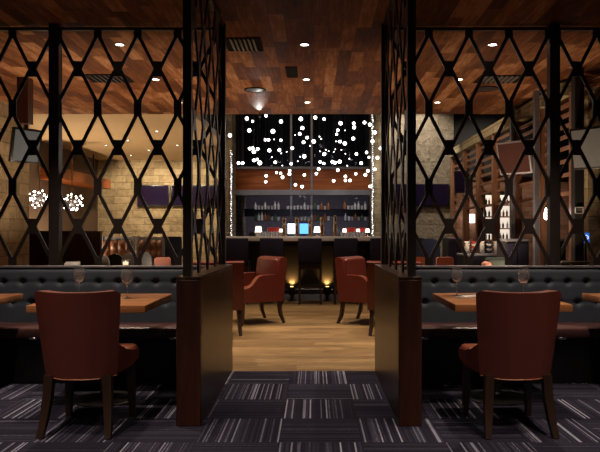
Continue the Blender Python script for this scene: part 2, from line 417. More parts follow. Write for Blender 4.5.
LY, LT = 5.81, 3.07
def main_screen(panels, posts, label, rail):
    t = thing('lattice_screen', label, 'screen', (0, LY, WZ - .012))
    for x0, n, cw in panels:
        o = mk('lattice_panel', 'bronze', lambda bm: lattice(bm, n * cw, 0, LT - WZ, n, .016), t); o.location.x = x0
    for px_ in posts:
        mk('post', 'bronze', B((px_ - .045, -.045, 0), (px_ + .045, .045, CZ - WZ + .008), r=.004), t)
    mk('top_rail', 'bronze', B((rail[0], -.022, LT - WZ - .008), (rail[1], .022, LT - WZ + .016)), t)
main_screen([(-2.335 - 3 * .357, 3, .357), (-2.287, 4, .357)], [-2.309], 'black diamond lattice screen standing behind the left banquette', (-3.4, -.86))
main_screen([(.672, 4, .357), (2.17, 3, .357)], [2.142], 'black diamond lattice screen standing behind the right banquette', (.672, 3.24))
def side_screen(x, label):
    t = thing('lattice_screen', label, 'screen', (x, 4.22, WZ))
    mk('post', 'bronze', B((-.027, -.027, 0), (.027, .027, CZ - WZ)), t)
    mk('post', 'bronze', B((-.03, LY - 4.22 - .04, 0), (.03, LY - 4.22 + .03, CZ - WZ)), t)
    o = mk('lattice_panel', 'bronze', lambda bm: lattice(bm, LY - 4.22 - .06, 0, LT - WZ, 4, .014), t)
    o.rotation_euler.z = PI / 2; o.location.y = .025
    mk('top_rail', 'bronze', B((-.02, .02, LT - WZ), (.02, LY - 4.22 - .03, LT - WZ + .02)), t)
side_screen(-.818, 'narrow lattice screen with two posts on top of the left half wall')
side_screen(.632, 'narrow lattice screen with two posts on top of the right half wall')

# ------------------------------------------------------------------ banquettes
def banquette(x0, x1, label):
    xc = (x0 + x1) / 2; L = x1 - x0
    t = thing('banquette', label, 'banquette', (xc, 5.55, 0))
    yb = 5.62 - 5.55
    rows, pitch = (.815, .64), .166
    ph = (PX(21, 5.62) - x0) % pitch if xc < 0 else (PX(434.5, 5.62) - x0) % pitch
    def back(bm):
        nx, nz = int(L / .0135), 34
        z0, z1 = .44, .938
        g = []
        for j in range(nz + 1):
            z = z0 + (z1 - z0) * j / nz; r = []
            for i in range(nx + 1):
                x = L * i / nx
                d = 0
                for zr in rows:
                    dx = ((x - ph + pitch / 2 + (pitch / 2 if zr < .7 else 0)) % pitch) - pitch / 2
                    q = (dx * dx + (z - zr) ** 2)
                    d += .028 * math.exp(-q / .0006) + .006 * math.exp(-((z - zr) / .012) ** 2)
                edge = .025 * max(0, (z - .90) / .038) ** 2
                y = yb - .012 + d + edge + .04 * (z - z0) / (z1 - z0)
                r.append(bm.verts.new((x - L / 2, y, z)))
            g.append(r)
        bk = [[bm.verts.new((v.co.x, .16, v.co.z)) for v in (g[k][0], g[k][-1])] for k in (0, -1)]
        for a, b in zip(g, g[1:]):
            for i in range(nx): bm.faces.new((a[i], a[i + 1], b[i + 1], b[i]))
        bm.faces.new(g[-1] + [bk[1][1], bk[1][0]]); bm.faces.new(g[0][::-1] + [bk[0][0], bk[0][1]])
        bm.faces.new((bk[0][0], bk[0][1], bk[1][1], bk[1][0]))
        bm.faces.new([r[0] for r in g] + [bk[1][0], bk[0][0]]); bm.faces.new([r[-1] for r in g][::-1] + [bk[0][1], bk[1][1]])
    bo = mk('backrest', 'slate_leather', back, t, angle=80)
    first = None
    for zr in rows:
        x = ph - pitch / 2 * (zr < .7)
        while x < L - .02:
            if x > .02 and -2.75 < xc - L / 2 + x < 2.75:
                if first is None: first = mk('button', 'slate_leather', lambda bm: ball(bm, (0, 0, 0), .013, 8, 6, (1, .6, 1)), bo); b = first
                else: b = first.copy(); C.objects.link(b); b.parent = bo
                b.location = (x - L / 2, yb + .016 + .04 * (zr - .44) / .5, zr)
            x += pitch
    mk('seat', 'bench_seat', lambda bm: rbox(bm, (0, -.04, .425), (L, .44, .09), .022, 3), t)
    mk('base', 'black', B((-L / 2 + .01, -.17, 0), (L / 2 - .01, .16, .38)), t)
    mk('top_rail', 'grey_metal', B((-L / 2, .10, .938), (L / 2, .16, .956), r=.003), t)
    cl = [PX(33, 5.3), PX(173.5, 5.3)] if xc < 0 else [PX(424.5, 5.3), PX(562, 5.3)]
    for c in cl:
        k = mk('seat_bracket', 'steel', B((c - xc - .03, -.262, .372), (c - xc + .03, -.22, .392), r=.003), t)
        k['label'] = 'short bright metal bracket under the seat edge'
banquette(-3.4, -.89, 'slate tufted leather banquette behind the tables left of the walkway')
banquette(.70, 3.24, 'slate tufted leather banquette behind the tables right of the walkway')
struct('wall_booth_left', 'dark_wall', B((-3.4, 5.715, 0), (-.886, 5.86, .948)))
struct('wall_booth_right', 'dark_wall', B((.696, 5.715, 0), (3.24, 5.86, .948)))

# ------------------------------------------------------------------ tables
def table(xc, yc, w, d, label, base=True):
    t = thing('dining_table', label, 'table', (xc, yc, 0), 0, 'dining tables by the banquettes')
    mk('tabletop', 'table_wood', lambda bm: rbox(bm, (0, 0, .725), (w, d, .05), .004, 2), t)
    if base:
        mk('column', 'black', lambda bm: lathe(bm, [(.07, .02), (.045, .04), (.038, .06), (.038, .64), (.06, .66)], 24), t)
        mk('base', 'black', lambda bm: lathe(bm, [(.22, 0), (.222, .008), (.21, .016), (.08, .026), (.05, .03)], 40), t)
        mk('support', 'black', lambda bm: [box(bm, (-.26, -.03, .66), (.26, .03, .70), .004), box(bm, (-.03, -.26, .66), (.03, .26, .70), .004)], t)
    return t
TY = 4.85
TL, TR = -1.553, 1.378
table(TL, TY, .81, .86, 'square wooden table left of the walkway, with two wine glasses')
table(TR, TY + .05, .81, .86, 'square wooden table right of the walkway, with glasses and cutlery')
table(-2.36 - .405, TY, .81, .86, 'wooden table cut off by the left edge of view')
table(2.19 + .405, TY + .03, .81, .86, 'wooden table cut off by the right edge of view')

# ------------------------------------------------------------------ dining chairs (barrel back), facing +y
def dining_chair(loc, rz, label):
    t = thing('dining_chair', label, 'chair', loc, rz, 'leather dining chairs')
    def shell(bm):
        nu, nv = 20, 12
        def pt(u, v, inner):
            hw = .222 + .044 * v ** .9 - (.05 if inner else 0)
            zt = .893 - .010 * (1 - u * u) - .02 * max(0, abs(u) - .93) / .07
            zb = .348 + .012 * abs(u) ** 3
            z = zb + (zt - zb) * v
            y = -.215 - .068 * v + .085 * abs(u) ** 2.6 + (.062 if inner else 0)
            return Vector((hw * u, y, z))
        grid = {}
        for s in (0, 1):
            for j in range(nv + 1):
                for i in range(nu + 1):
                    grid[s, i, j] = bm.verts.new(pt(-1 + 2 * i / nu, j / nv, s))
        for j in range(nv):
            for i in range(nu):
                bm.faces.new([grid[0, i, j], grid[0, i + 1, j], grid[0, i + 1, j + 1], grid[0, i, j + 1]])
                bm.faces.new([grid[1, i, j], grid[1, i, j + 1], grid[1, i + 1, j + 1], grid[1, i + 1, j]])
            for i in (0, nu): bm.faces.new([grid[0, i, j], grid[0, i, j + 1], grid[1, i, j + 1], grid[1, i, j]])
        for i in range(nu):
            for j in (0, nv): bm.faces.new([grid[0, i, j], grid[0, i + 1, j], grid[1, i + 1, j], grid[1, i, j]])
        ed = [e for e in bm.edges if e.is_manifold and e.calc_face_angle(0) > .9]
        bmesh.ops.recalc_face_normals(bm, faces=bm.faces)
        bmesh.ops.bevel(bm, geom=ed, offset=.014, segments=3, profile=.5, affect='EDGES')
    mk('backrest', 'red_leather', shell, t, angle=60)
    for s in (-1, 1):
        def wing(bm, s=s):
            out = [(-.115, .37), (-.125, .70), (-.115, .69), (-.105, .61), (-.08, .545), (0, .50), (.10, .475), (.262, .462), (.268, .43), (.255, .395), (.10, .375), (-.06, .365)]
            a, b = (.212, .250) if s > 0 else (-.250, -.212)
            prism(bm, out, 'x', a, b)
            for v in bm.verts:                      # flares outward to the front, tucked in at the rear
                v.co.x += s * (.004 - .050 * max(0, .03 - v.co.y) / .15)
            bmesh.ops.bevel(bm, geom=[e for e in bm.edges if e.calc_face_angle(0) > .5], offset=.009, segments=2, affect='EDGES')
        mk('side_wing', 'red_leather', wing, t)
    mk('seat', 'seat_leather', lambda bm: [rbox(bm, (0, .085, .45), (.41, .37, .08), .03, 4), rbox(bm, (0, .17, .452), (.495, .20, .08), .03, 4)], t)
    mk('seat_frame', 'red_leather', lambda bm: rbox(bm, (0, .05, .385), (.40, .42, .075), .02, 3), t)
    mk('piping', 'piping', lambda bm: tube(bm, [(.222 * u, -.219 + .085 * abs(u) ** 2.6, .348 + .012 * abs(u) ** 3) for u in [k / 12 - 1 for k in range(25)]], .0035, 6), t)['label'] = 'pale piping along the lower edge of the backrest'
    for s in (-1, 1):
        mk('leg', 'leg_wood', lambda bm: tube(bm, [(s * .178, -.175, .37), (s * .184, -.185, .24), (s * .196, -.215, .10), (s * .207, -.255, 0)], [.027, .026, .022, .018], 4, True), t)
        mk('leg', 'leg_wood', lambda bm: tube(bm, [(s * .205, .225, .36), (s * .21, .232, .2), (s * .216, .24, 0)], [.025, .023, .017], 4, True), t)
    return t
dining_chair((-1.448, 4.18, 0), 0, 'oxblood leather barrel-back dining chair at the table left of the walkway')
dining_chair((1.250, 4.18, 0), .03, 'oxblood leather barrel-back dining chair at the table right of the walkway')

# ------------------------------------------------------------------ table settings
def wine_glass(loc, label):
    t = thing('wine_glass', label, 'wine glass', loc, 0, 'wine glasses on the tables')
    mk('foot', 'wineglass', lambda bm: lathe(bm, [(.036, 0), (.036, .0015), (.02, .004), (.006, .009), (.0038, .016)], 28), t)
    mk('stem', 'wineglass', lambda bm: lathe(bm, [(.0038, .016), (.0034, .06), (.0042, .098), (.008, .106)], 16), t)
    outer = [(.008, .106), (.024, .114), (.037, .130), (.0435, .152), (.044, .172), (.040, .197), (.035, .222)]
    inner = [(r - .0014, z) for r, z in outer[::-1]][:-1] + [(.006, .110)]
    mk('bowl', 'wineglass', lambda bm: lathe(bm, outer + inner, 36), t)
    return t
wine_glass((PX(127, 4.9), 4.9, .75), 'wine glass beside the open wooden tabletop left of the walkway')
wine_glass((PX(79, 5.08), 5.08, .75), 'wine glass rising behind the chair left of the walkway')
wine_glass((PX(456.8, 5.1), 5.1, .75), 'wine glass beside the cutlery on the table right of the walkway')
wine_glass((PX(523.5, 4.95), 4.95, .75), 'wine glass rising behind the chair right of the walkway')
def knife(bm):
    prism(bm, [(-.01, .0), (.01, .0), (.011, .09), (.004, .12), (-.009, .115)], 'z', .001, .004)
    rbox(bm, (0, -.05, .0035), (.013, .10, .006), .0025, 2)
def fork(bm):
    rbox(bm, (0, -.055, .003), (.009, .11, .004), .0015, 2); rbox(bm, (0, .012, .003), (.022, .03, .004), .0015, 2)
    for k in (-1.5, -.5, .5, 1.5): rbox(bm, (k * .006, .045, .0035), (.003, .045, .003), .001, 1)
cx = PX(465, 4.98)
tag(mk('napkin', 'napkin', lambda bm: [rbox(bm, (0, 0, .004), (.10, .17, .008), .003, 2), rbox(bm, (.012, 0, .011), (.075, .165, .006), .003, 2)], None, loc=(cx + .02, 4.99, .75), rotz=-.9), 'small folded white napkin lying on the table right of the walkway', 'napkin')
tag(mk('table_knife', 'steel', knife, None, loc=(cx + .045, 5.0, .764), rotz=-1.1), 'steel knife lying on the folded white napkin', 'knife')
tag(mk('fork', 'steel', fork, None, loc=(cx + .0, 4.99, .764), rotz=-1.0), 'steel fork lying on the folded white napkin', 'fork')

# ------------------------------------------------------------------ red armchairs by the bar, facing +y locally
def armchair(label):
    t = thing('armchair', label, 'armchair', (0, 0, 0), 0, 'red armchairs before the bar')
    W = .335
    def back(bm):
        prism(bm, [(-.325, .31), (-.385, .885), (-.36, .905), (-.29, .90), (-.265, .87), (-.20, .46), (-.20, .34)], 'x', -W + .012, W - .012)
        bmesh.ops.bevel(bm, geom=[e for e in bm.edges if e.calc_face_angle(0) > .4], offset=.02, segments=3, affect='EDGES')
    mk('backrest', 'red_leather2', back, t, angle=50)
    mk('back_cushion', 'red_leather2', lambda bm: rbox(bm, (0, -.232, .675), (.56, .10, .43), .04, 4, (.14, 0, 0)), t)
    for s in (-1, 1):
        def arm(bm, s=s):
            out = [(-.30, .305), (-.335, .655), (-.20, .672), (-.02, .668), (.05, .65), (.095, .605), (.135, .55), (.20, .505), (.29, .487), (.335, .455), (.325, .42), (.305, .39), (.305, .305)]
            prism(bm, out, 'x', *((W - .10, W) if s > 0 else (-W, -W + .10)))
            bmesh.ops.bevel(bm, geom=[e for e in bm.edges if e.calc_face_angle(0) > .55], offset=.018, segments=3, affect='EDGES')
        mk('arm', 'red_leather2', arm, t, angle=50)
    mk('seat', 'red_leather2', lambda bm: rbox(bm, (0, .05, .425), (.47, .56, .12), .04, 4), t)
    mk('seat_frame', 'red_leather2', lambda bm: rbox(bm, (0, .0, .345), (.64, .60, .08), .012, 2), t)
    for s in (-1, 1):
        mk('leg', 'leg_wood', lambda bm: tube(bm, [(s * .28, -.27, .31), (s * .285, -.30, .12), (s * .29, -.35, 0)], [.026, .022, .016], 4, True), t)
        mk('leg', 'leg_wood', lambda bm: tube(bm, [(s * .285, .27, .31), (s * .288, .275, .12), (s * .29, .285, 0)], [.024, .021, .015], 4, True), t)
    return t
a1 = armchair('brick red leather armchair facing left, whole, left of the centre bar stool')
a1.location = (-.86, 9.02, 0); a1.rotation_euler.z = math.radians(121)
dup(a1, (.78, 8.95, 0), math.radians(-121), 'brick red leather armchair facing right, right of the centre bar stool')
dup(a1, (-1.26, 8.05, 0), math.radians(18), 'brick red leather armchair half hidden behind the left half wall')
dup(a1, (1.06, 8.05, 0), math.radians(-18), 'brick red leather armchair half hidden behind the right half wall')

# ------------------------------------------------------------------ the bar
BY = 11.75
t = thing('bar_counter', 'long dark bar with a pale counter edge below the globe lights', 'bar', (0, BY, 0))
bx0, bx1 = -1.68, 1.45
mk('front', 'black', B((bx0, .2, 0), (bx1, .26, 1.08)), t)
mk('carcass', 'black', B((bx0, .26, 0), (bx1, .75, 1.08)), t)
mk('countertop', 'counter', B((bx0 - .03, -.08, 1.085), (bx1 + .03, .80, 1.165), r=.006, seg=2), t)
mk('apron', 'black', B((bx0, .05, 1.05), (bx1, .2, 1.10)), t)
mk('kickboard', 'grey_metal', B((bx0, .17, 0), (bx1, .2, .10)), t)
mk('foot_rail', 'black', lambda bm: tube(bm, [(bx0, .06, .2), (bx1, .06, .2)], .02, 10), t)
for i in range(5):
    x = bx0 + .3 + i * .62
    mk('front_panel', 'black', B((x, .19, .16), (x + .5, .2, 1.0), r=.004), t)
    mk('rail_bracket', 'black', B((x - .07, .05, .19), (x - .05, .2, .21)), t)

def bar_stool(label):
    t = thing('bar_stool', label, 'bar stool', (0, 0, 0), 0, 'bar stools in a row at the bar')
    mk('backrest', 'stool_fabric', lambda bm: rbox(bm, (0, -.20, .935), (.405, .055, .42), .018, 3), t)
    mk('seat', 'stool_fabric', lambda bm: rbox(bm, (0, .02, .70), (.40, .42, .09), .02, 3), t)
    mk('apron', 'leg_wood', B((-.185, -.19, .61), (.185, .20, .66), r=.004), t)
    for sx in (-1, 1):
        for sy in (-1, 1):
            mk('leg', 'leg_wood', B((sx * .185 - .017, sy * .185 - .017, 0), (sx * .185 + .017, sy * .185 + .017, .66), r=.003), t)
    for sy in (-1, 1):
        mk('stretcher', 'leg_wood', B((-.168, sy * .185 - .011, .27), (.168, sy * .185 + .011, .30)), t)
    for sx in (-1, 1):
        mk('stretcher', 'leg_wood', B((sx * .185 - .011, -.168, .31), (sx * .185 + .011, .168, .335)), t)
    return t
sx_ = [236.5, 271.5, 310, 346, 382]
sl = ['black bar stool by the left stone pier, leftmost in the row', 'black bar stool behind the back of the left red armchair', 'black bar stool standing in full view between the two small uplights',
      'black bar stool behind the right red armchair', 'black bar stool half hidden by the right lattice post, rightmost in the row']
s0 = bar_stool(sl[0]); s0.location = (PX(sx_[0], 11.2), 11.4, 0)
for x, l in list(zip(sx_, sl))[1:]: dup(s0, (PX(x, 11.2), 11.4, 0), 0, l)

def uplight(x, label):
    t = thing('floor_uplight', label, 'uplight', (x, 11.8, 0))
    mk('housing', 'black', lambda bm: lathe(bm, [(.07, 0), (.07, .012), (.03, .02), (.03, .09), (.062, .13), (.066, .26), (.060, .262), (.055, .245)], 20), t)
    mk('lens', 'uplens', lambda bm: lathe(bm, [(.054, .243), (.054, .25), (.02, .262)], 20), t)
    l = bpy.data.lights.new('uplight_lamp', 'SPOT'); l.energy = 38; l.color = (1, .48, .12); l.spot_size = math.radians(95); l.spot_blend = .9; l.shadow_soft_size = .03
    o = bpy.data.objects.new('uplight_lamp', l); C.objects.link(o); o.location = (x, 11.82, .275); o.rotation_euler = (PI - math.radians(38), 0, 0)
uplight(PX(291.8, 11.8), 'amber floor uplight at the bar front, left of the centre stool')
uplight(PX(327.2, 11.8), 'amber floor uplight at the bar front, right of the centre stool')

# taps and things on the counter
def tap(x, h, label):
    t = thing('beer_tap_tower', label, 'beer tap', (x, BY + .40, 1.165), 0, 'brass beer tap towers on the bar')
    mk('base', 'brass', lambda bm: lathe(bm, [(.05, 0), (.05, .015), (.035, .025)], 20), t)
    mk('column', 'brass', lambda bm: lathe(bm, [(.034, .02), (.034, h), (.038, h + .01), (.030, h + .03)], 20), t)
    mk('spout', 'steel', lambda bm: tube(bm, [(0, -.03, h * .75), (0, -.085, h * .73), (0, -.10, h * .66)], [.010, .009, .008], 8), t)
    mk('handle', 'black', lambda bm: tube(bm, [(0, -.05, h * .76), (0, -.055, h + .02)], [.007, .013], 8), t)
for i, (x, h) in enumerate(((284.3, .32), (297, .32), (310, .30), (322, .34), (335.3, .36))):
    tap(PX(x, BY + .4), h, 'brass beer tap tower, %s from the left on the bar' % ('first', 'second', 'third', 'fourth', 'fifth')[i])
def till(x, w, m, label):
    t = thing('till_screen', label, 'screen', (x, 12.75, 1.165), 0)
    mk('stand', 'black', lambda bm: [rbox(bm, (0, .0, .01), (.14, .12, .02), .004), rbox(bm, (0, .03, .07), (.03, .02, .12), .003)], t)
    mk('housing', 'black', lambda bm: rbox(bm, (0, .0, .15), (w + .03, .03, .26), .006), t)
    mk('display', m, lambda bm: [box(bm, (-w / 2, -.018, .05), (w / 2, -.015, .25))], t)
    return t
bb = thing('back_counter', 'low dark back counter under the bar window', 'counter', (0, 12.95, 0))
mk('cabinet', 'black', B((-1.6, -.25, 0), (1.2, .25, 1.13)), bb)
mk('worktop', 'grey_metal', B((-1.62, -.28, 1.13), (1.22, .27, 1.165), r=.004), bb)
till(PX(291.5, 12.75), .15, 'screen_white', 'pale blue till screen between the first two beer taps')
till(PX(304, 12.75), .17, 'screen_blue', 'bright blue till screen between the second and third beer taps')
def table_lamp(x, s, label, yy=12.9):
    t = thing('table_lamp', label, 'lamp', (x, yy, 1.165))
    mk('stand', 'brass', lambda bm: lathe(bm, [(.04 * s, 0), (.04 * s, .01), (.008, .02), (.008, .09)], 16), t)
    mk('shade', 'lampshade', lambda bm: lathe(bm, [(.075 * s, .075), (.055 * s, .075 + .13 * s)], 20), t)
for x, s, l in ((258.5, .95, 'small lit lamp at the left end of the back bar'), (281, .55, 'tiny lit lamp left of the first beer tap'), (317, .9, 'small lit lamp between the third and fourth beer taps'),
                (344.5, .6, 'tiny lit lamp right of the last beer tap'), (358, .55, 'tiny lit lamp between the red boxes on the back bar'), (367.5, .6, 'small lit lamp beside the right stone pier')):
    table_lamp(PX(x, 12.9), s, l)
# red boxes added in place of the red booth backs seen behind the bar
def booth_box(x0, x1, label):
    w = x1 - x0
    t = thing('booth_stand_in', label, 'box', ((x0 + x1) / 2, 13.05, 1.165))
    mk('body', 'red_shelf', B((-w / 2, -.09, 0), (w / 2, .09, .15), r=.008, seg=2), t)
    mk('lid', 'red_shelf', B((-w / 2 - .006, -.096, .152), (w / 2 + .006, .096, .175), r=.008, seg=2), t)
    mk('band', 'white', B((-w / 2 - .002, -.094, .03), (w / 2 + .002, -.091, .06)), t)
booth_box(PX(268, 13), PX(279, 13), 'red box standing in for a booth back behind the bar, left of the beer taps')
booth_box(PX(346.5, 13), PX(355.5, 13), 'red box standing in for a booth back behind the bar, right of the beer taps')
booth_box(PX(359.5, 13), PX(365.5, 13), 'smaller red box standing in for a booth back behind the bar, near the right stone pier')
# shelves of bottles and glasses that stand in for reflections in the bar window
def bottle(bm, h, r):
    lathe(bm, [(r, 0), (r, h * .58), (r * .85, h * .66), (r * .34, h * .78), (r * .30, h * .97), (r * .36, h)], 12)
def tumbler(bm, h, r): lathe(bm, [(r * .8, 0), (r, h), (r * .9, h), (r * .72, .01)], 12)
protos = {}
def bottle_thing(kind, m, h, r, loc, label, group):
    key = (kind, m)
    if key not in protos: protos[key] = mk('bottle' if kind == 'b' else 'tumbler', m, lambda bm: (bottle if kind == 'b' else tumbler)(bm, h, r)); o = protos[key]
    else: o = protos[key].copy(); C.objects.link(o)
    o.location = loc; o.scale = (1, 1, random.uniform(.9, 1.1))
    return tag(o, label, 'bottle' if kind == 'b' else 'glass', group)
for zi, (yy, segs) in enumerate(((209.5, ((254, 280), (286, 330), (343, 367))), (220.5, ((254, 280), (300, 330), (344, 367))))):
    z = PZ(yy, 14.2)
    for si, (xa, xb) in enumerate(segs):
        where = ('left', 'middle', 'right')[si]; lv = ('upper', 'lower')[zi]
        sh = mk('reflection_shelf', 'pane', B((PX(xa, 14.25), 14.12, z - .012), (PX(xb, 14.25), 14.44, z), r=.003))
        tag(sh, '%s %s shelf of glassware standing in for reflections in the bar window' % (lv, where), 'shelf', 'shelves before the bar window')
        n = int((xb - xa) / 3.2)
        for k in range(n):
            x = PX(xa + (k + .5) * (xb - xa) / n, 14.25)
            if random.random() < .45:
                bottle_thing('b', random.choice(['bottle_clear', 'bottle_clear', 'bottle_amber', 'bottle_green']), .17, .028, (x, 14.24 + random.uniform(-.04, .06), z), 'small bottle standing in for a reflection on the %s %s shelf of the bar window' % (lv, where), 'bottles on the %s %s shelf' % (lv, where))
            else:
                bottle_thing('g', 'bottle_clear', .085, .03, (x, 14.24 + random.uniform(-.04, .06), z), 'clear tumbler standing in for a reflection on the %s %s shelf of the bar window' % (lv, where), 'tumblers on the %s %s shelf' % (lv, where))
for k in range(11):
    bottle_thing('g', 'bottle_clear', .085, .03, (PX(254 + k * 2.9, 12.3), 12.3, 1.165), 'clear tumbler in the row on the bar left of the taps', 'tumblers along the bar left of the taps')
for k in range(8):
    bottle_thing('g', 'bottle_clear', .085, .03, (PX(342 + k * 3.1, 12.3), 12.3, 1.165), 'clear tumbler in the row on the bar right of the taps', 'tumblers along the bar right of the taps')
t = thing('table_caddy', 'small black menu caddy at the left end of the bar', 'caddy', (PX(252.5, 11.9), 11.9, 1.165))
mk('holder', 'black', lambda bm: prism(bm, [(-.06, 0), (.06, 0), (.045, .075), (.0, .10), (-.045, .07)], 'y', -.04, .04), t)
# glittering strips beside the piers
for x, l, yt in ((231.2, 'vertical strip of white sparkle lights beside the left stone pier', 150), (372.6, 'vertical strip of white sparkle lights beside the right stone pier', 114)):
    Yp = 13.74
    t = thing('light_strip', l, 'light strip', (PX(x, Yp), Yp, 0))
    mk('backing', 'grey_metal', B((-.022, .02, 0), (.022, .045, PZ(yt, Yp))), t)
    def beads(bm):
        z = PZ(237, Yp)
        while z < PZ(yt, Yp):
            q = random.uniform(.006, .014); ball(bm, (random.uniform(-.012, .012), 0, z), q, 8, 6); z += random.uniform(.028, .05)
    mk('beads', 'crystal', beads, t)

# ------------------------------------------------------------------ globe pendants over the bar
G1 = [(110,93,14),(139,107,9),(206,79,11),(281,108,14),(381,95,15),(25,178,14),(122,153,14),(241,157,16),(387,141,12),(376,170,12),(203,200,10),(219,200,11),(281,202,10),(392,212,9),(124,244,12),(140,242,12),(145,260,14),(164,246,12),(223,253,13),(273,252,12),(338,242,12),(68,317,12),(89,317,12),(146,303,12),(162,298,10),(175,316,16),(252,313,11),(332,320,10),(398,283,14),(259,365,9),(280,368,10),(289,388,12),(325,355,10),(324,372,12),(207,381,11),(205,411,10),(354,426,11),(387,436,10),
      (352,177,4),(236,287,4),(247,198,4),(283,268,4),(288,330,4),(310,260,4),(378,285,4),(366,307,4)]
G2 = [(77,88,13),(121,96,11),(12,141,13),(36,189,11),(18,212,12),(69,208,15),(204,117,14),(270,117,11),(272,137,13),(190,152,11),(184,172,10),(267,194,13),(201,209,11),(225,218,14),(324,113,12),(351,124,13),(375,163,13),(364,208,13),(404,243,12),(389,290,12),(334,263,11),(283,271,11),(307,317,12),(346,288,9),(122,271,13),(101,311,11),(120,319,10),(163,311,12),(176,315,12),(199,310,14),(94,347,12),(82,370,11),(22,376,11),(190,352,12),(169,406,11),(280,371,10),(228,384,11),(228,404,11),(251,404,11),(328,376,12),(341,356,12),(376,348,11),(10,435,11),(352,434,11),
      (98,184,5),(107,196,5),(226,152,4),(181,208,4),(193,208,4),(100,258,4),(131,250,5),(144,257,4),(177,247,4),(170,260,4),(208,250,4),(228,270,4),(248,295,5),(237,330,4),(50,230,4),(117,277,4)]
pend = [(225 + x / 5.025, 100 + y / 5.022, r / 5.02) for x, y, r in G1] + [(300 + x / 5.022, 100 + y / 5.022, r / 5.02) for x, y, r in G2]
ball_bm = bmesh.new(); bmesh.ops.create_uvsphere(ball_bm, u_segments=16, v_segments=10, radius=1)
ball_me = bpy.data.meshes.new('globe'); ball_bm.to_mesh(ball_me); ball_bm.free(); ball_me.materials.append(M['globe'])
ball_me.polygons.foreach_set('use_smooth', [True] * len(ball_me.polygons))
cord_bm = bmesh.new(); tube(cord_bm, [(0, 0, 0), (0, 0, 1)], .0016, 6)
cord_me = bpy.data.meshes.new('cord'); cord_bm.to_mesh(cord_me); cord_bm.free(); cord_me.materials.append(M['black'])
placed = []
for x, y, r in pend:
    if r > 1.2:
        Y = 10.7 + (3.2 - min(3.2, max(1.6, r))) / 1.6 * 2.7 + random.uniform(-.1, .1); rr = r * .64 * Y / F; size = 'large' if r > 2.45 else 'small'
    else:  # smallest globes stand in for pendant reflections in the window glass
        Y = 14.0 + random.uniform(-.2, .1); rr = .6 * r * Y / F; size = 'tiny reflection-like'
    p = P(x, y, Y); near = [q for q in placed if math.hypot(q.x - p.x, q.z - p.z) < .13 and abs(q.y - p.y) < .14]
    if near: Y = max(q.y for q in near) + .22; p = P(x, y, Y)
    placed.append(p)
    if x < 231: where = 'before the left stone pier'
    elif x > 371: where = 'before the right stone pier'
    elif y > 168: where = 'before the timber band'
    elif y < 131: where = 'high up near the ceiling edge'
    elif x < 291: where = 'before the upper window left of the mullions'
    elif x < 312: where = 'before the upper window between the mullions'
    else: where = 'before the upper window right of the mullions'
    t = thing('globe_pendant', '%s white globe pendant hanging %s' % (size, where), 'pendant lamp', (p.x, p.y, p.z), 0, '%s globe pendants %s' % (size, where))
    g = bpy.data.objects.new('globe', ball_me); C.objects.link(g); g.parent = t; g.scale = (rr, rr, rr)
    c = bpy.data.objects.new('cord', cord_me); C.objects.link(c); c.parent = t; c.location.z = rr; c.scale.z = 4.6 - p.z - rr

# ------------------------------------------------------------------ ceiling fittings
def downlight(x, y, label, power, z=CZ, size=.042, col=(1, .80, .60), spread=78):
    t = thing('downlight', label, 'downlight', (x, y, z), 0, 'recessed downlights')
    mk('trim_ring', 'grey_metal', lambda bm: lathe(bm, [(size * .95, 0), (size * 1.3, 0), (size * 1.3, -.006), (size * .95, -.010)], 28, caps=False), t)
    mk('lens', 'downlight', lambda bm: lathe(bm, [(size, -.001), (size, -.004), (size * .5, -.008)], 24), t)
    if power:
        l = bpy.data.lights.new('downlight_lamp', 'SPOT'); l.energy = power; l.color = col; l.spot_size = math.radians(spread); l.spot_blend = .7; l.shadow_soft_size = .035
        o = bpy.data.objects.new('downlight_lamp', l); C.objects.link(o); o.location = (x, y, z - .02)
rowname = {.6: 'far behind the viewer', 2.05: 'behind the front chairs', 3.5: 'just above the front chairs', 4.95: 'above the front tables', 6.4: 'just beyond the lattice screens', 7.86: 'halfway to the bar', 9.25: 'nearest the bar'}
PW = {.6: 90, 2.05: 190, 3.5: 170, 4.95: 210, 6.4: 260, 7.86: 330, 9.25: 290}
for Y, w in rowname.items():
    for X, c in ((-1.91, 'left'), (-.09, 'middle'), (1.76, 'right')):
        downlight(X, Y, 'recessed ceiling downlight %s, %s of the row' % (w, c), PW[Y] * (.2 if c == 'middle' and Y < 5 else 1), spread=115 if Y < 3 else 78)
for i, (x, y) in enumerate(((106, 145), (128, 140), (149, 150), (157, 131), (177.5, 145), (131, 155))):
    Y = (CZ - CH) * F / (VY - y)
    downlight(PX(x, Y), Y, 'small downlight in the tan plaster ceiling, %s from the left' % ('first', 'second', 'fourth', 'fifth', 'sixth', 'third')[i], 90, size=.032, col=(1, .78, .5), spread=100)
def vent(x0, x1, y0, y1, n, label, slat=True, m='vent_grey'):
    t = thing('ceiling_vent', label, 'vent', ((x0 + x1) / 2, (y0 + y1) / 2, CZ))
    w, d = (x1 - x0) / 2, (y1 - y0) / 2
    mk('frame', 'vent_black', lambda bm: [box(bm, (-w, -d, -.008), (w, -d + .02, 0)), box(bm, (-w, d - .02, -.008), (w, d, 0)), box(bm, (-w, -d, -.008), (-w + .02, d, 0)), box(bm, (w - .02, -d, -.008), (w, d, 0))], t)
    mk('backing', 'vent_black', B((-w, -d, -.004), (w, d, 0)), t)
    for k in range(n):
        x = -w + .05 + (2 * w - .1) * (k + .5) / n
        mk('slat', m, lambda bm: rbox(bm, (x, 0, -.011), (.03, 2 * d - .05, .002), 0, 1, (0, .5, 0)), t)
def cy(y): return (CZ - CH) * F / (VY - y)
vent(PX(225.5, 6.4), PX(262, 6.4), cy(37.5), cy(50.5), 6, 'dark slotted air vent in the ceiling beside the left lattice post')
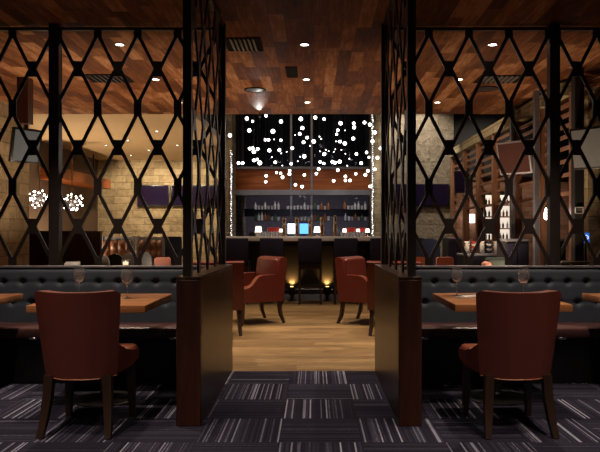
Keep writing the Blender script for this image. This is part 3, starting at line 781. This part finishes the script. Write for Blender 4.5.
vent(PX(286, 7.5), PX(297.5, 7.5), cy(66.5), cy(77), 0, 'small square dark access panel in the ceiling left of the middle downlights')
vent(PX(84, 7.7), PX(127, 7.7), cy(74), cy(82), 7, 'slotted ceiling vent seen through the left lattice screen')
vent(PX(478, 7.8), PX(522, 7.8), cy(75), cy(82.5), 7, 'slotted ceiling vent seen through the right lattice screen')
def speaker(x, y, r, label):
    Y = cy(y); t = thing('ceiling_speaker', label, 'speaker', (PX(x, Y), Y, CZ))
    mk('rim', 'vent_black', lambda bm: lathe(bm, [(r, 0), (r, -.008), (r * .94, -.012), (r * .9, -.008)], 36), t)
    mk('grille', 'black', lambda bm: lathe(bm, [(r * .9, -.004), (r * .9, -.009), (r * .3, -.011)], 36), t)
speaker(255, 89.5, .14, 'round black ceiling speaker over the walkway')
speaker(486.5, 88.5, .155, 'round black ceiling speaker beyond the right lattice screen')
t = thing('added_streak_spot', 'tiny added spotlight at the ceiling edge casting a white streak over the walkway', 'spotlight', (PX(259.5, 10.12), 10.12, CZ))  # fixture added to go with the white ceiling streak
mk('bracket', 'black', B((-.012, -.012, -.02), (.012, .012, 0)), t)
mk('head', 'black', lambda bm: tube(bm, [(0, .03, -.05), (.0, -.03, -.035)], [.018, .022], 14), t)

# ------------------------------------------------------------------ beyond the left screen
def tv(loc, w, h, rot, label, m='screen', pole=None, hm='black'):
    t = thing('hanging_tv' if pole else 'wall_tv', label, 'television', loc); t.rotation_euler = rot
    mk('housing', hm, lambda bm: rbox(bm, (0, .03, 0), (w, .05, h), .008, 2), t)
    mk('display', m, B((-w / 2 + .025, .001, -h / 2 + .025), (w / 2 - .025, .004, h / 2 - .025)), t)
    if pole: mk('mount', 'black', lambda bm: bar(bm, (0, .06, 0), Vector(pole), .018), t)
    return t
tv((PX(153, 16.6), 16.6, PZ(195.5, 16.6)), .82, .54, (0, 0, 0), 'dark violet wall screen on the stone wall, left one of two')
tv((PX(197, 16.6), 16.6, PZ(195.5, 16.6)), 1.33, .54, (0, 0, 0), 'wider dark violet wall screen beside the left stone pier')
tv((PX(421, 14.42), 14.42, PZ(195, 14.42)), 1.25, .50, (0, 0, 0), 'dark navy wall screen on the pale stone wall right of the bar')
M['screen_refl_blue'] = plain('blue_reflection_screen', (.12, .155, .20), .3, var=.1)  # bluish reflection put into the screen colour
M['screen_grey'] = plain('grey_glossy_screen', (.07, .08, .09), .25, var=.1)
tv((PX(27, 7.9), 7.9, PZ(146, 7.9)), .37, .42, (math.radians(12), 0, math.radians(52)), 'hanging television with a pale blue reflection painted on its screen, by the left stone wall', 'screen_refl_blue', (0, .10, .72))
struct('trim_8', 'dark_walnut', B((-3.54, 7.75, 2.55), (-3.41, 7.9, CZ)), None, 'dark timber box dropped from the ceiling above the left television', 'bulkhead')
M['bezel'] = plain('silver_bezel', (.42, .42, .47), .35, .2)
M['screen_refl_red'] = plain('red_reflection_screen', (.10, .045, .04), .2, var=.1)  # reflection of the wood ceiling put into a black screen's colour
M['screen_refl_grey'] = plain('grey_reflection_screen', (.26, .28, .30), .3, var=.1)  # grey reflection painted as the screen's base colour
def chandelier(x, y, Y, R, label, n=30):
    p = P(x, y, Y); t = thing('bubble_chandelier', label, 'chandelier', p)
    mk('stem', 'brass', lambda bm: tube(bm, [(0, 0, R * .2), (0, 0, CZ - p.z)], .012, 8), t)
    mk('hub', 'steel', lambda bm: ball(bm, (0, 0, 0), R * .12, 12, 8), t)
    pts = []
    while len(pts) < n:
        v = Vector((random.gauss(0, 1), random.gauss(0, 1), random.gauss(0, 1))).normalized() * R * random.uniform(.6, 1); v.z *= .85
        if all((v - q).length > R * .34 for q in pts): pts.append(v)
    mk('arms', 'steel', lambda bm: [tube(bm, [(0, 0, 0), v], .005, 5) for v in pts], t)
    for v in pts:
        mk('bulb', 'bulb', lambda bm: ball(bm, v, R * .06, 10, 8), t)
chandelier(39.5, 199.5, 12.0, .23, 'round bubble chandelier of white bulbs, nearer the left edge')
chandelier(72, 203, 13.0, .26, 'round bubble chandelier of white bulbs behind the left lattice post')
t = thing('timber_canopy', 'orange timber canopy hanging above the bubble chandeliers', 'canopy', (0, 0, 0))
mk('panel', 'panel_wood', B((-5.5, 13.0, PZ(179, 13)), (-5.0, 16.0, PZ(179, 13) + .22), r=.006), t)
mk('hanger', 'black', lambda bm: [bar(bm, (-5.25, 13.5, 2.4), (-5.25, 13.5, CZ), .012)], t)
mk('hanger', 'black', lambda bm: [bar(bm, (-5.25, 15.5, 2.4), (-5.25, 15.5, CZ), .012)], t)
t = thing('partition', 'low dark brown partition below the chandeliers', 'partition', (PX(65, 11), 11, 0))
mk('panel', 'dark_walnut', B((-.62, 0, 0), (.60, .08, 1.24)), t); mk('cap', 'leg_wood', B((-.63, -.02, 1.24), (.61, .1, 1.27), r=.004), t)
def booth(x0, x1, Y, label):
    w = PX(x1, Y) - PX(x0, Y); t = thing('booth_bench', label, 'booth', (PX((x0 + x1) / 2, Y), Y, 0))
    def back(bm):
        nx, nz = 40, 16; z0, z1 = .48, PZ(240, Y); g = []
        for j in range(nz + 1):
            r = []
            for i in range(nx + 1):
                u, v = i / nx, j / nz
                r.append(bm.verts.new((-w / 2 + w * u, -.05 * abs(math.sin(u * 4 * PI)) ** .6 * abs(math.sin(v * 3 * PI)) ** .6, z0 + (z1 - z0) * v)))
            g.append(r)
        for a, b in zip(g, g[1:]):
            for i in range(nx): bm.faces.new((a[i], a[i + 1], b[i + 1], b[i]))
        box(bm, (-w / 2, .0, z0), (w / 2, .10, z1))
    mk('backrest', 'tan_leather', back, t, angle=80)
    mk('seat', 'tan_leather', lambda bm: rbox(bm, (0, -.25, .43), (w, .5, .12), .03, 3), t)
    mk('base', 'black', B((-w / 2, -.48, 0), (w / 2, .1, .37)), t)
    mk('frame', 'grey_metal', lambda bm: [box(bm, (-w / 2 - .04, -.02, 0), (-w / 2, .12, PZ(236, Y))), box(bm, (w / 2, -.02, 0), (w / 2 + .04, .12, PZ(236, Y))), box(bm, (-w / 2, .0, PZ(240, Y)), (w / 2, .1, PZ(237, Y)))], t)
booth(103, 132, 13, 'tan tufted booth seat below the stone wall, nearer the brown partition')
booth(138.5, 162, 13, 'tan tufted booth seat below the two dark violet screens')
def small_chair(x, y, Y, w, m, label, group, h=None, arch=True, rz=0):
    zt = PZ(y, Y); t = thing('side_chair', label, 'chair', (PX(x, Y), Y, 0), rz, group)
    def back(bm):
        if arch:
            pts = [(-w / 2, .5), (w / 2, .5)] + [(w / 2 * math.cos(a) , zt - .12 + .12 * math.sin(a)) for a in [k * PI / 10 for k in range(11)]]
        else: pts = [(-w / 2, .5), (w / 2, .5), (w / 2, zt - .02), (w / 2 - .02, zt), (-w / 2 + .02, zt), (-w / 2, zt - .02)]
        prism(bm, pts, 'y', -.24, -.18)
        bmesh.ops.bevel(bm, geom=[e for e in bm.edges if e.calc_face_angle(0) > 1.2], offset=.014, segments=2, affect='EDGES')
    mk('backrest', m, back, t, angle=50)
    mk('seat', m, lambda bm: rbox(bm, (0, 0, .43), (w, .44, .09), .025, 3), t)
    for sx in (-1, 1):
        for sy in (-1, 1):
            mk('leg', 'leg_wood', lambda bm: tube(bm, [(sx * (w / 2 - .03), sy * .18, .40), (sx * (w / 2 - .015), sy * .2, 0)], [.02, .014], 4, True), t)
    return t
small_chair(107, 254.5, 9.6, .20, 'grey_fabric', 'small grey round-backed chair before the booth nearer the brown partition', None)
small_chair(132.5, 252.5, 9.8, .20, 'grey_fabric', 'small grey round-backed chair in the gap between the two tan booths', None)
small_chair(150, 251.5, 9.2, .17, 'black', 'black round-backed chair before the booth under the violet screens', None)
small_chair(119, 253.5, 10.6, .28, 'black', 'black round-backed chair between two grey chairs', None)
small_chair(166.5, 256.8, 8.2, .19, 'orange', 'orange leather chair back showing over the left banquette', None, arch=False)
small_chair(176, 236.5, 12.2, .30, 'navy', 'tall navy chair back beside the left near lattice post', None, arch=False)
small_chair(417.5, 256.5, 9.7, .22, 'orange', 'orange leather chair back beside the right near lattice post', None, arch=False)
small_chair(441.5, 256.5, 8.2, .21, 'orange', 'orange leather chair back showing over the right banquette', None, arch=False)
# ledge things
t = thing('votive_candle', 'small lit votive candle on the ledge of the left banquette', 'candle', (PX(126, 5.75), 5.84, .956))
mk('holder', 'wineglass', lambda bm: lathe(bm, [(.026, 0), (.030, .05), (.028, .05), (.024, .004)], 20), t)
mk('wax', 'candle', lambda bm: lathe(bm, [(.0235, .005), (.025, .03), (.004, .034), (.002, .045)], 16), t)
for o in list(t.children): o.location.z = 0
t.location = (PX(126, 5.745), 5.735, .956)
tag(mk('folded_menu', 'napkin', lambda bm: [rbox(bm, (0, 0, .009), (.13, .04, .018), .003, 2), rbox(bm, (.005, 0, .025), (.12, .04, .012), .003, 2)], None, loc=(PX(72.3, 5.73), 5.73, .956)), 'pale folded menu on the ledge of the left banquette', 'menu')

# ------------------------------------------------------------------ beyond the right screen: timber trellis and shelves
TX = 3.05
t = thing('timber_trellis', 'tall reddish timber trellis wall running back beyond the right lattice screen', 'trellis', (TX, 11, 0))
ys = [TX * F / (x - VX) for x in (452, 464.5, 478, 494, 515, 541, 573)]
for Y in ys:
    k = mk('upright', 'trellis_wood', B((-.03, Y - 11 - .05, 0), (.09, Y - 11 + .05, 2.90), r=.004), t)
for z in (1.72, 1.95, 2.12, 2.28, 2.42, 2.55, 2.68, 2.8):
    mk('rail', 'trellis_wood', B((.03, ys[-1] - 11, z - .022), (.06, ys[0] - 11, z + .022)), t)
M['header'] = stone('header_stone', [(.2, (.20, .15, .07)), (.5, (.33, .26, .14)), (.8, (.45, .37, .22))], .6, .3, .6)
mk('header', 'header', B((-.05, ys[-1] - 11 + .2, 2.90), (.12, ys[0] - 11, 3.06)), t)
for x in (513, 537):
    Y = (TX - .12) * F / (x - VX)
    tag(mk('steel_post', 'grey_metal', B((TX - .16, Y - .04, 0), (TX - .10, Y + .04, CZ if Y < 10.2 else 3.3))), 'slim grey steel post before the trellis, %s the hanging television' % ('nearer' if x == 513 else 'right of'), 'post')
tv((PX(513.5, 9.0), 9.0, PZ(158, 9.0)), .50, .46, (math.radians(14), math.radians(0), math.radians(-48)), 'hanging television angled from the ceiling in front of the trellis', 'screen_refl_red', (0, .12, .76), 'bezel')
tv((PX(604, 7.0), 7.0, PZ(147, 7.0)), .72, .46, (math.radians(12), 0, math.radians(-42)), 'large television with a grey reflection painted on its screen, cut off by the right edge', 'screen_refl_grey', (0, .1, .60))
tv((PX(461, 11.6), 11.6, PZ(182, 11.6)), .26, .40, (math.radians(8), 0, math.radians(-30)), 'small dark television on the trellis end beside the pale stone wall', 'screen', None)
# bottle display far behind
SY = 16.6
t = thing('bottle_shelf', 'lit bottle display rack glinting behind the trellis', 'display rack', (PX(500, SY), SY, 0))
w = PX(516, SY) - PX(484, SY)
mk('cabinet', 'leg_wood', lambda bm: [box(bm, (-w / 2 - .04, .15, 0), (w / 2 + .04, .2, 2.3)), box(bm, (-w / 2 - .04, -.15, 0), (-w / 2, .15, 2.3)), box(bm, (w / 2, -.15, 0), (w / 2 + .04, .15, 2.3))], t)
levels = [1.05, 1.35, 1.65, 1.95]
for z in levels: mk('shelf', 'trellis_wood', B((-w / 2, -.15, z - .03), (w / 2, .15, z)), t)
M['backlight'] = emit('rack_backlight', (1.0, .85, .7), .9)
mk('backlight', 'backlight', B((-w / 2, .14, 1.06), (w / 2, .148, 2.2)), t)
rn = ('lowest', 'second', 'third', 'top')
for zi, z in enumerate(levels):
    for k in range(9):
        bottle_thing('b', random.choice(['bottle_clear', 'bottle_amber', 'bottle_green']), .17, .028, (PX(500, SY) - w / 2 + w * (k + .5) / 9, SY + random.uniform(-.06, .06), z + .004), 'small bottle on the %s shelf of the lit display rack' % rn[zi], 'bottles on the %s rack shelf' % rn[zi])
t = thing('wall_lamp', 'bright square white lantern on the brick wall behind the trellis', 'lantern', (PX(470.5, 17.0), 17.05, PZ(218.5, 17)))
mk('glass_box', 'lantern', lambda bm: rbox(bm, (0, 0, 0), (.22, .12, .22), .01, 2), t); mk('bracket', 'black', B((-.05, .06, -.05), (.05, .15, .05)), t)
def pendant_lamp(x, y, Y, label):
    p = P(x, y, Y); t = thing('teardrop_pendant', label, 'pendant lamp', p)
    mk('cord', 'black', lambda bm: tube(bm, [(0, 0, .1), (0, 0, CZ - p.z)], .004, 6), t)
    mk('cap', 'brass', lambda bm: lathe(bm, [(.012, .12), (.018, .08), (.02, .06)], 14), t)
    mk('bulb', 'bulb', lambda bm: lathe(bm, [(.016, .065), (.022, .03), (.036, -.02), (.034, -.06), (.015, -.08), (.004, -.084)], 18), t)
pendant_lamp(546.8, 213, 8.0, 'warm teardrop pendant lamp beside the right lattice post')
t = thing('notice_frame', 'small white framed notice on the black column', 'notice', (PX(579.5, 7.28), 7.287, PZ(210.3, 7.28)))
mk('frame', 'white', lambda bm: [box(bm, (-.045, -.008, .030), (.045, .012, .036)), box(bm, (-.045, -.008, -.036), (.045, .012, -.030)), box(bm, (-.045, -.008, -.036), (-.039, .012, .036)), box(bm, (.039, -.008, -.036), (.045, .012, .036))], t)
mk('sheet', 'grey_fabric', B((-.040, .0, -.031), (.040, .010, .031)), t)
t = thing('blue_sign', 'small blue sign with a white curl beside the stone pier', 'sign', (PX(586, 7.7), 7.7, PZ(238, 7.7)))
mk('face', 'blue_sign', B((-.042, 0, -.06), (.042, .02, .06), r=.004), t)
mk('stand', 'black', B((-.012, .0, -(PZ(238, 7.7))), (.012, .02, -.06)), t)
def curl(bm):
    tube(bm, [(.028 * math.cos(a) - .002, -.003, .006 + .026 * math.sin(a)) for a in [math.radians(k) for k in range(150, -121, -18)]], .006, 6)
    tube(bm, [(-.024, -.003, .012), (.006, -.003, .002)], .006, 6)
mk('mark', 'white_sign', curl, t)
# dark seating and service units right
for i, x in enumerate((419, 427, 436)):
    small_chair(x, 237.5 + i * .3, 11.2 - .5 * i, .30, 'navy', 'navy round-backed chair in the row beyond the right lattice screen, %s from the left' % ('first', 'second', 'third')[i], 'navy chairs in a row', rz=math.radians(-35))
def station(x0, x1, y, Y, label, d=.45):
    w = PX(x1, Y) - PX(x0, Y); zt = PZ(y, Y); t = thing('service_station', label, 'service station', (PX((x0 + x1) / 2, Y), Y, 0))
    mk('cabinet', 'black', B((-w / 2, 0, .05), (w / 2, d, zt - .03), r=.004), t)
    mk('worktop', 'grey_metal', B((-w / 2 - .01, -.01, zt - .03), (w / 2 + .01, d + .01, zt), r=.004), t)
    mk('plinth', 'black', B((-w / 2 + .02, .02, 0), (w / 2 - .02, d - .02, .05)), t)
    for k in (-1, 1):
        mk('door', 'stool_fabric', B((k * w / 4 - w / 4 + .01, -.012, .1), (k * w / 4 + w / 4 - .01, 0, zt - .06), r=.003), t)
    return zt
station(506, 529, 239, 8.8, 'black service cabinet between the trellis posts')
station(549, 566, 239, 8.8, 'black service cabinet right of the lattice post')
z1 = station(448, 462, 237.5, 10.5, 'black service cabinet before the pale stone wall')
z2 = station(464, 500, 254, 9.5, 'low black shelf unit holding plates and bowls')
for i, (x, m, nm) in enumerate(((467, 'white', 'white'), (474, 'red_shelf', 'red'), (482, 'white', 'white'), (489, 'navy', 'navy'), (496, 'white', 'white'))):
    for k in range(5):
        mm = m if k % 2 == 0 else 'white'
        o = mk('bowl', mm, lambda bm: lathe(bm, [(.022, 0), (.043, .028), (.045, .034), (.040, .034), (.018, .012)], 20), None, loc=(PX(x, 9.7), 9.7, z2 + .002 + k * .0365))
        tag(o, '%s bowl, %s in the %s stack from the left on the low shelf unit' % ('white' if mm == 'white' else nm, ('bottom', 'second', 'third', 'fourth', 'top')[k], ('first', 'second', 'third', 'fourth', 'fifth')[i]), 'bowl', 'stacked bowls on the shelf unit')
t = thing('armchair_low', 'dark green cloth armchair with a salmon arm end over the right banquette', 'armchair', (PX(490, 7.2), 7.2, 0))
t.name = 'lounge_chair'
mk('backrest', 'green_cloth', lambda bm: rbox(bm, (.06, .0, .66), (.24, .10, .62), .045, 4), t)
mk('seat', 'green_cloth', lambda bm: rbox(bm, (0, .28, .30), (.42, .52, .2), .04, 3), t)
mk('arm', 'flesh', lambda bm: rbox(bm, (-.045, -.02, .88), (.10, .12, .09), .04, 4), t)
mk('base', 'black', B((-.18, .05, 0), (.18, .5, .2)), t)
t = thing('cafe_table', 'dark cafe table with a pale edge beyond the right end of the lattice', 'table', (PX(568, 7.3), 7.3, 0))
mk('tabletop', 'leg_wood', B((-.16, -.2, .905), (.16, .2, .925), r=.005), t)
mk('stem', 'black', lambda bm: lathe(bm, [(.16, 0), (.16, .015), (.03, .03), (.025, .90), (.08, .905)], 20), t)

# ------------------------------------------------------------------ light
def spot(loc, tgt, e, col, size, blend=.6, rad=.05):
    l = bpy.data.lights.new('spot', 'SPOT'); l.energy = e; l.color = col; l.spot_size = math.radians(size); l.spot_blend = blend; l.shadow_soft_size = rad
    o = bpy.data.objects.new('spot', l); C.objects.link(o); o.location = loc
    o.rotation_euler = (Vector(tgt) - Vector(loc)).to_track_quat('-Z', 'Y').to_euler()
spot((PX(259.5, 10.08), 10.06, CZ - .06), (PX(259.5, 9.6), 9.1, CZ + .01), 13, (1, .95, .9), 24, .8, .01)           # added spot that puts the white streak on the ceiling
spot((2.0, 13.2, 4.5), (2.3, 14.5, 2.6), 260, (1, .93, .82), 80)                                      # added spot with no fixture, brightens the pale stone wall
spot((-1.1, 12.9, 4.4), (-.3, 14.5, 2.4), 40, (1, .8, .6), 80)                                       # pair of spots added without fixtures to brighten the timber band
spot((.7, 12.9, 4.4), (.2, 14.5, 2.4), 40, (1, .8, .6), 80)
spot((4.4, 14.5, 4.4), (4.4, 17, 1.8), 220, (1, .86, .7), 90)  # added to brighten the far brick wall and bottle rack
spot((1.6, 10.6, 4.4), (3.1, 11.6, 2.0), 150, (1, .8, .62), 90)  # added to brighten the trellis, has no fixture

for x in (-3.3, -2.2, 2.2):                                            # added upward spots without fixtures, hidden behind the banquettes to brighten the ceiling
    spot((x, 6.9, .6), (x, 8.3, CZ), 75, (1, .74, .5), 115)
    spot((x, 8.6, .6), (x, 9.2, CZ), 85, (1, .74, .5), 130)
for x in (-4.9, -3.4): spot((x, 12.6, .3), (x, 13.2, CZ), 330, (1, .76, .48), 130)  # unseen upward spots added to brighten the plaster ceiling
for x in (-4.3, -3.0): spot((x, 15.2, 2.95), (x, 16.7, 1.6), 150, (1, .82, .56), 110)  # unseen spots added to brighten the left stone wall
for x in (-1.2, -.3, .6): spot((x, 10.5, 4.5), (x, 11.6, 1.0), 150, (1, .86, .7), 50)  # spots added above the bar, without fixtures, to brighten the counter
spot((-.2, 15.2, .6), (-.2, 17, 1.6), 110, (1, .9, .95), 120)  # added spot that lights the backdrop behind the lower window
for x in (-1.0, .1, .95): spot((x, 13.0, 3.6), (x, 14.25, 1.7), 70, (1, .95, .9), 50)  # added spots that make the shelf glassware glint
w = bpy.data.worlds.new('night'); bpy.context.scene.world = w; w.use_nodes = True
w.node_tree.nodes['Background'].inputs[0].default_value = (.30, .34, .5, 1); w.node_tree.nodes['Background'].inputs[1].default_value = .01

cam = bpy.data.cameras.new('camera'); co = bpy.data.objects.new('camera', cam); C.objects.link(co)
co.location = (0, 0, CH); co.rotation_euler = (PI / 2, 0, 0)
cam.sensor_fit = 'HORIZONTAL'; cam.sensor_width = 36; cam.lens = 36 * F / 600
cam.shift_x = (300 - VX) / 600; cam.shift_y = (VY - 226) / 600
cam.clip_start = .05
S = bpy.context.scene; S.camera = co
S.view_settings.view_transform = 'Standard'; S.view_settings.look = 'None'; S.view_settings.gamma = 1; S.view_settings.exposure = 0
S.view_settings.use_curve_mapping = False
S.cycles.use_denoising = True
S.cycles.sample_clamp_indirect = 6
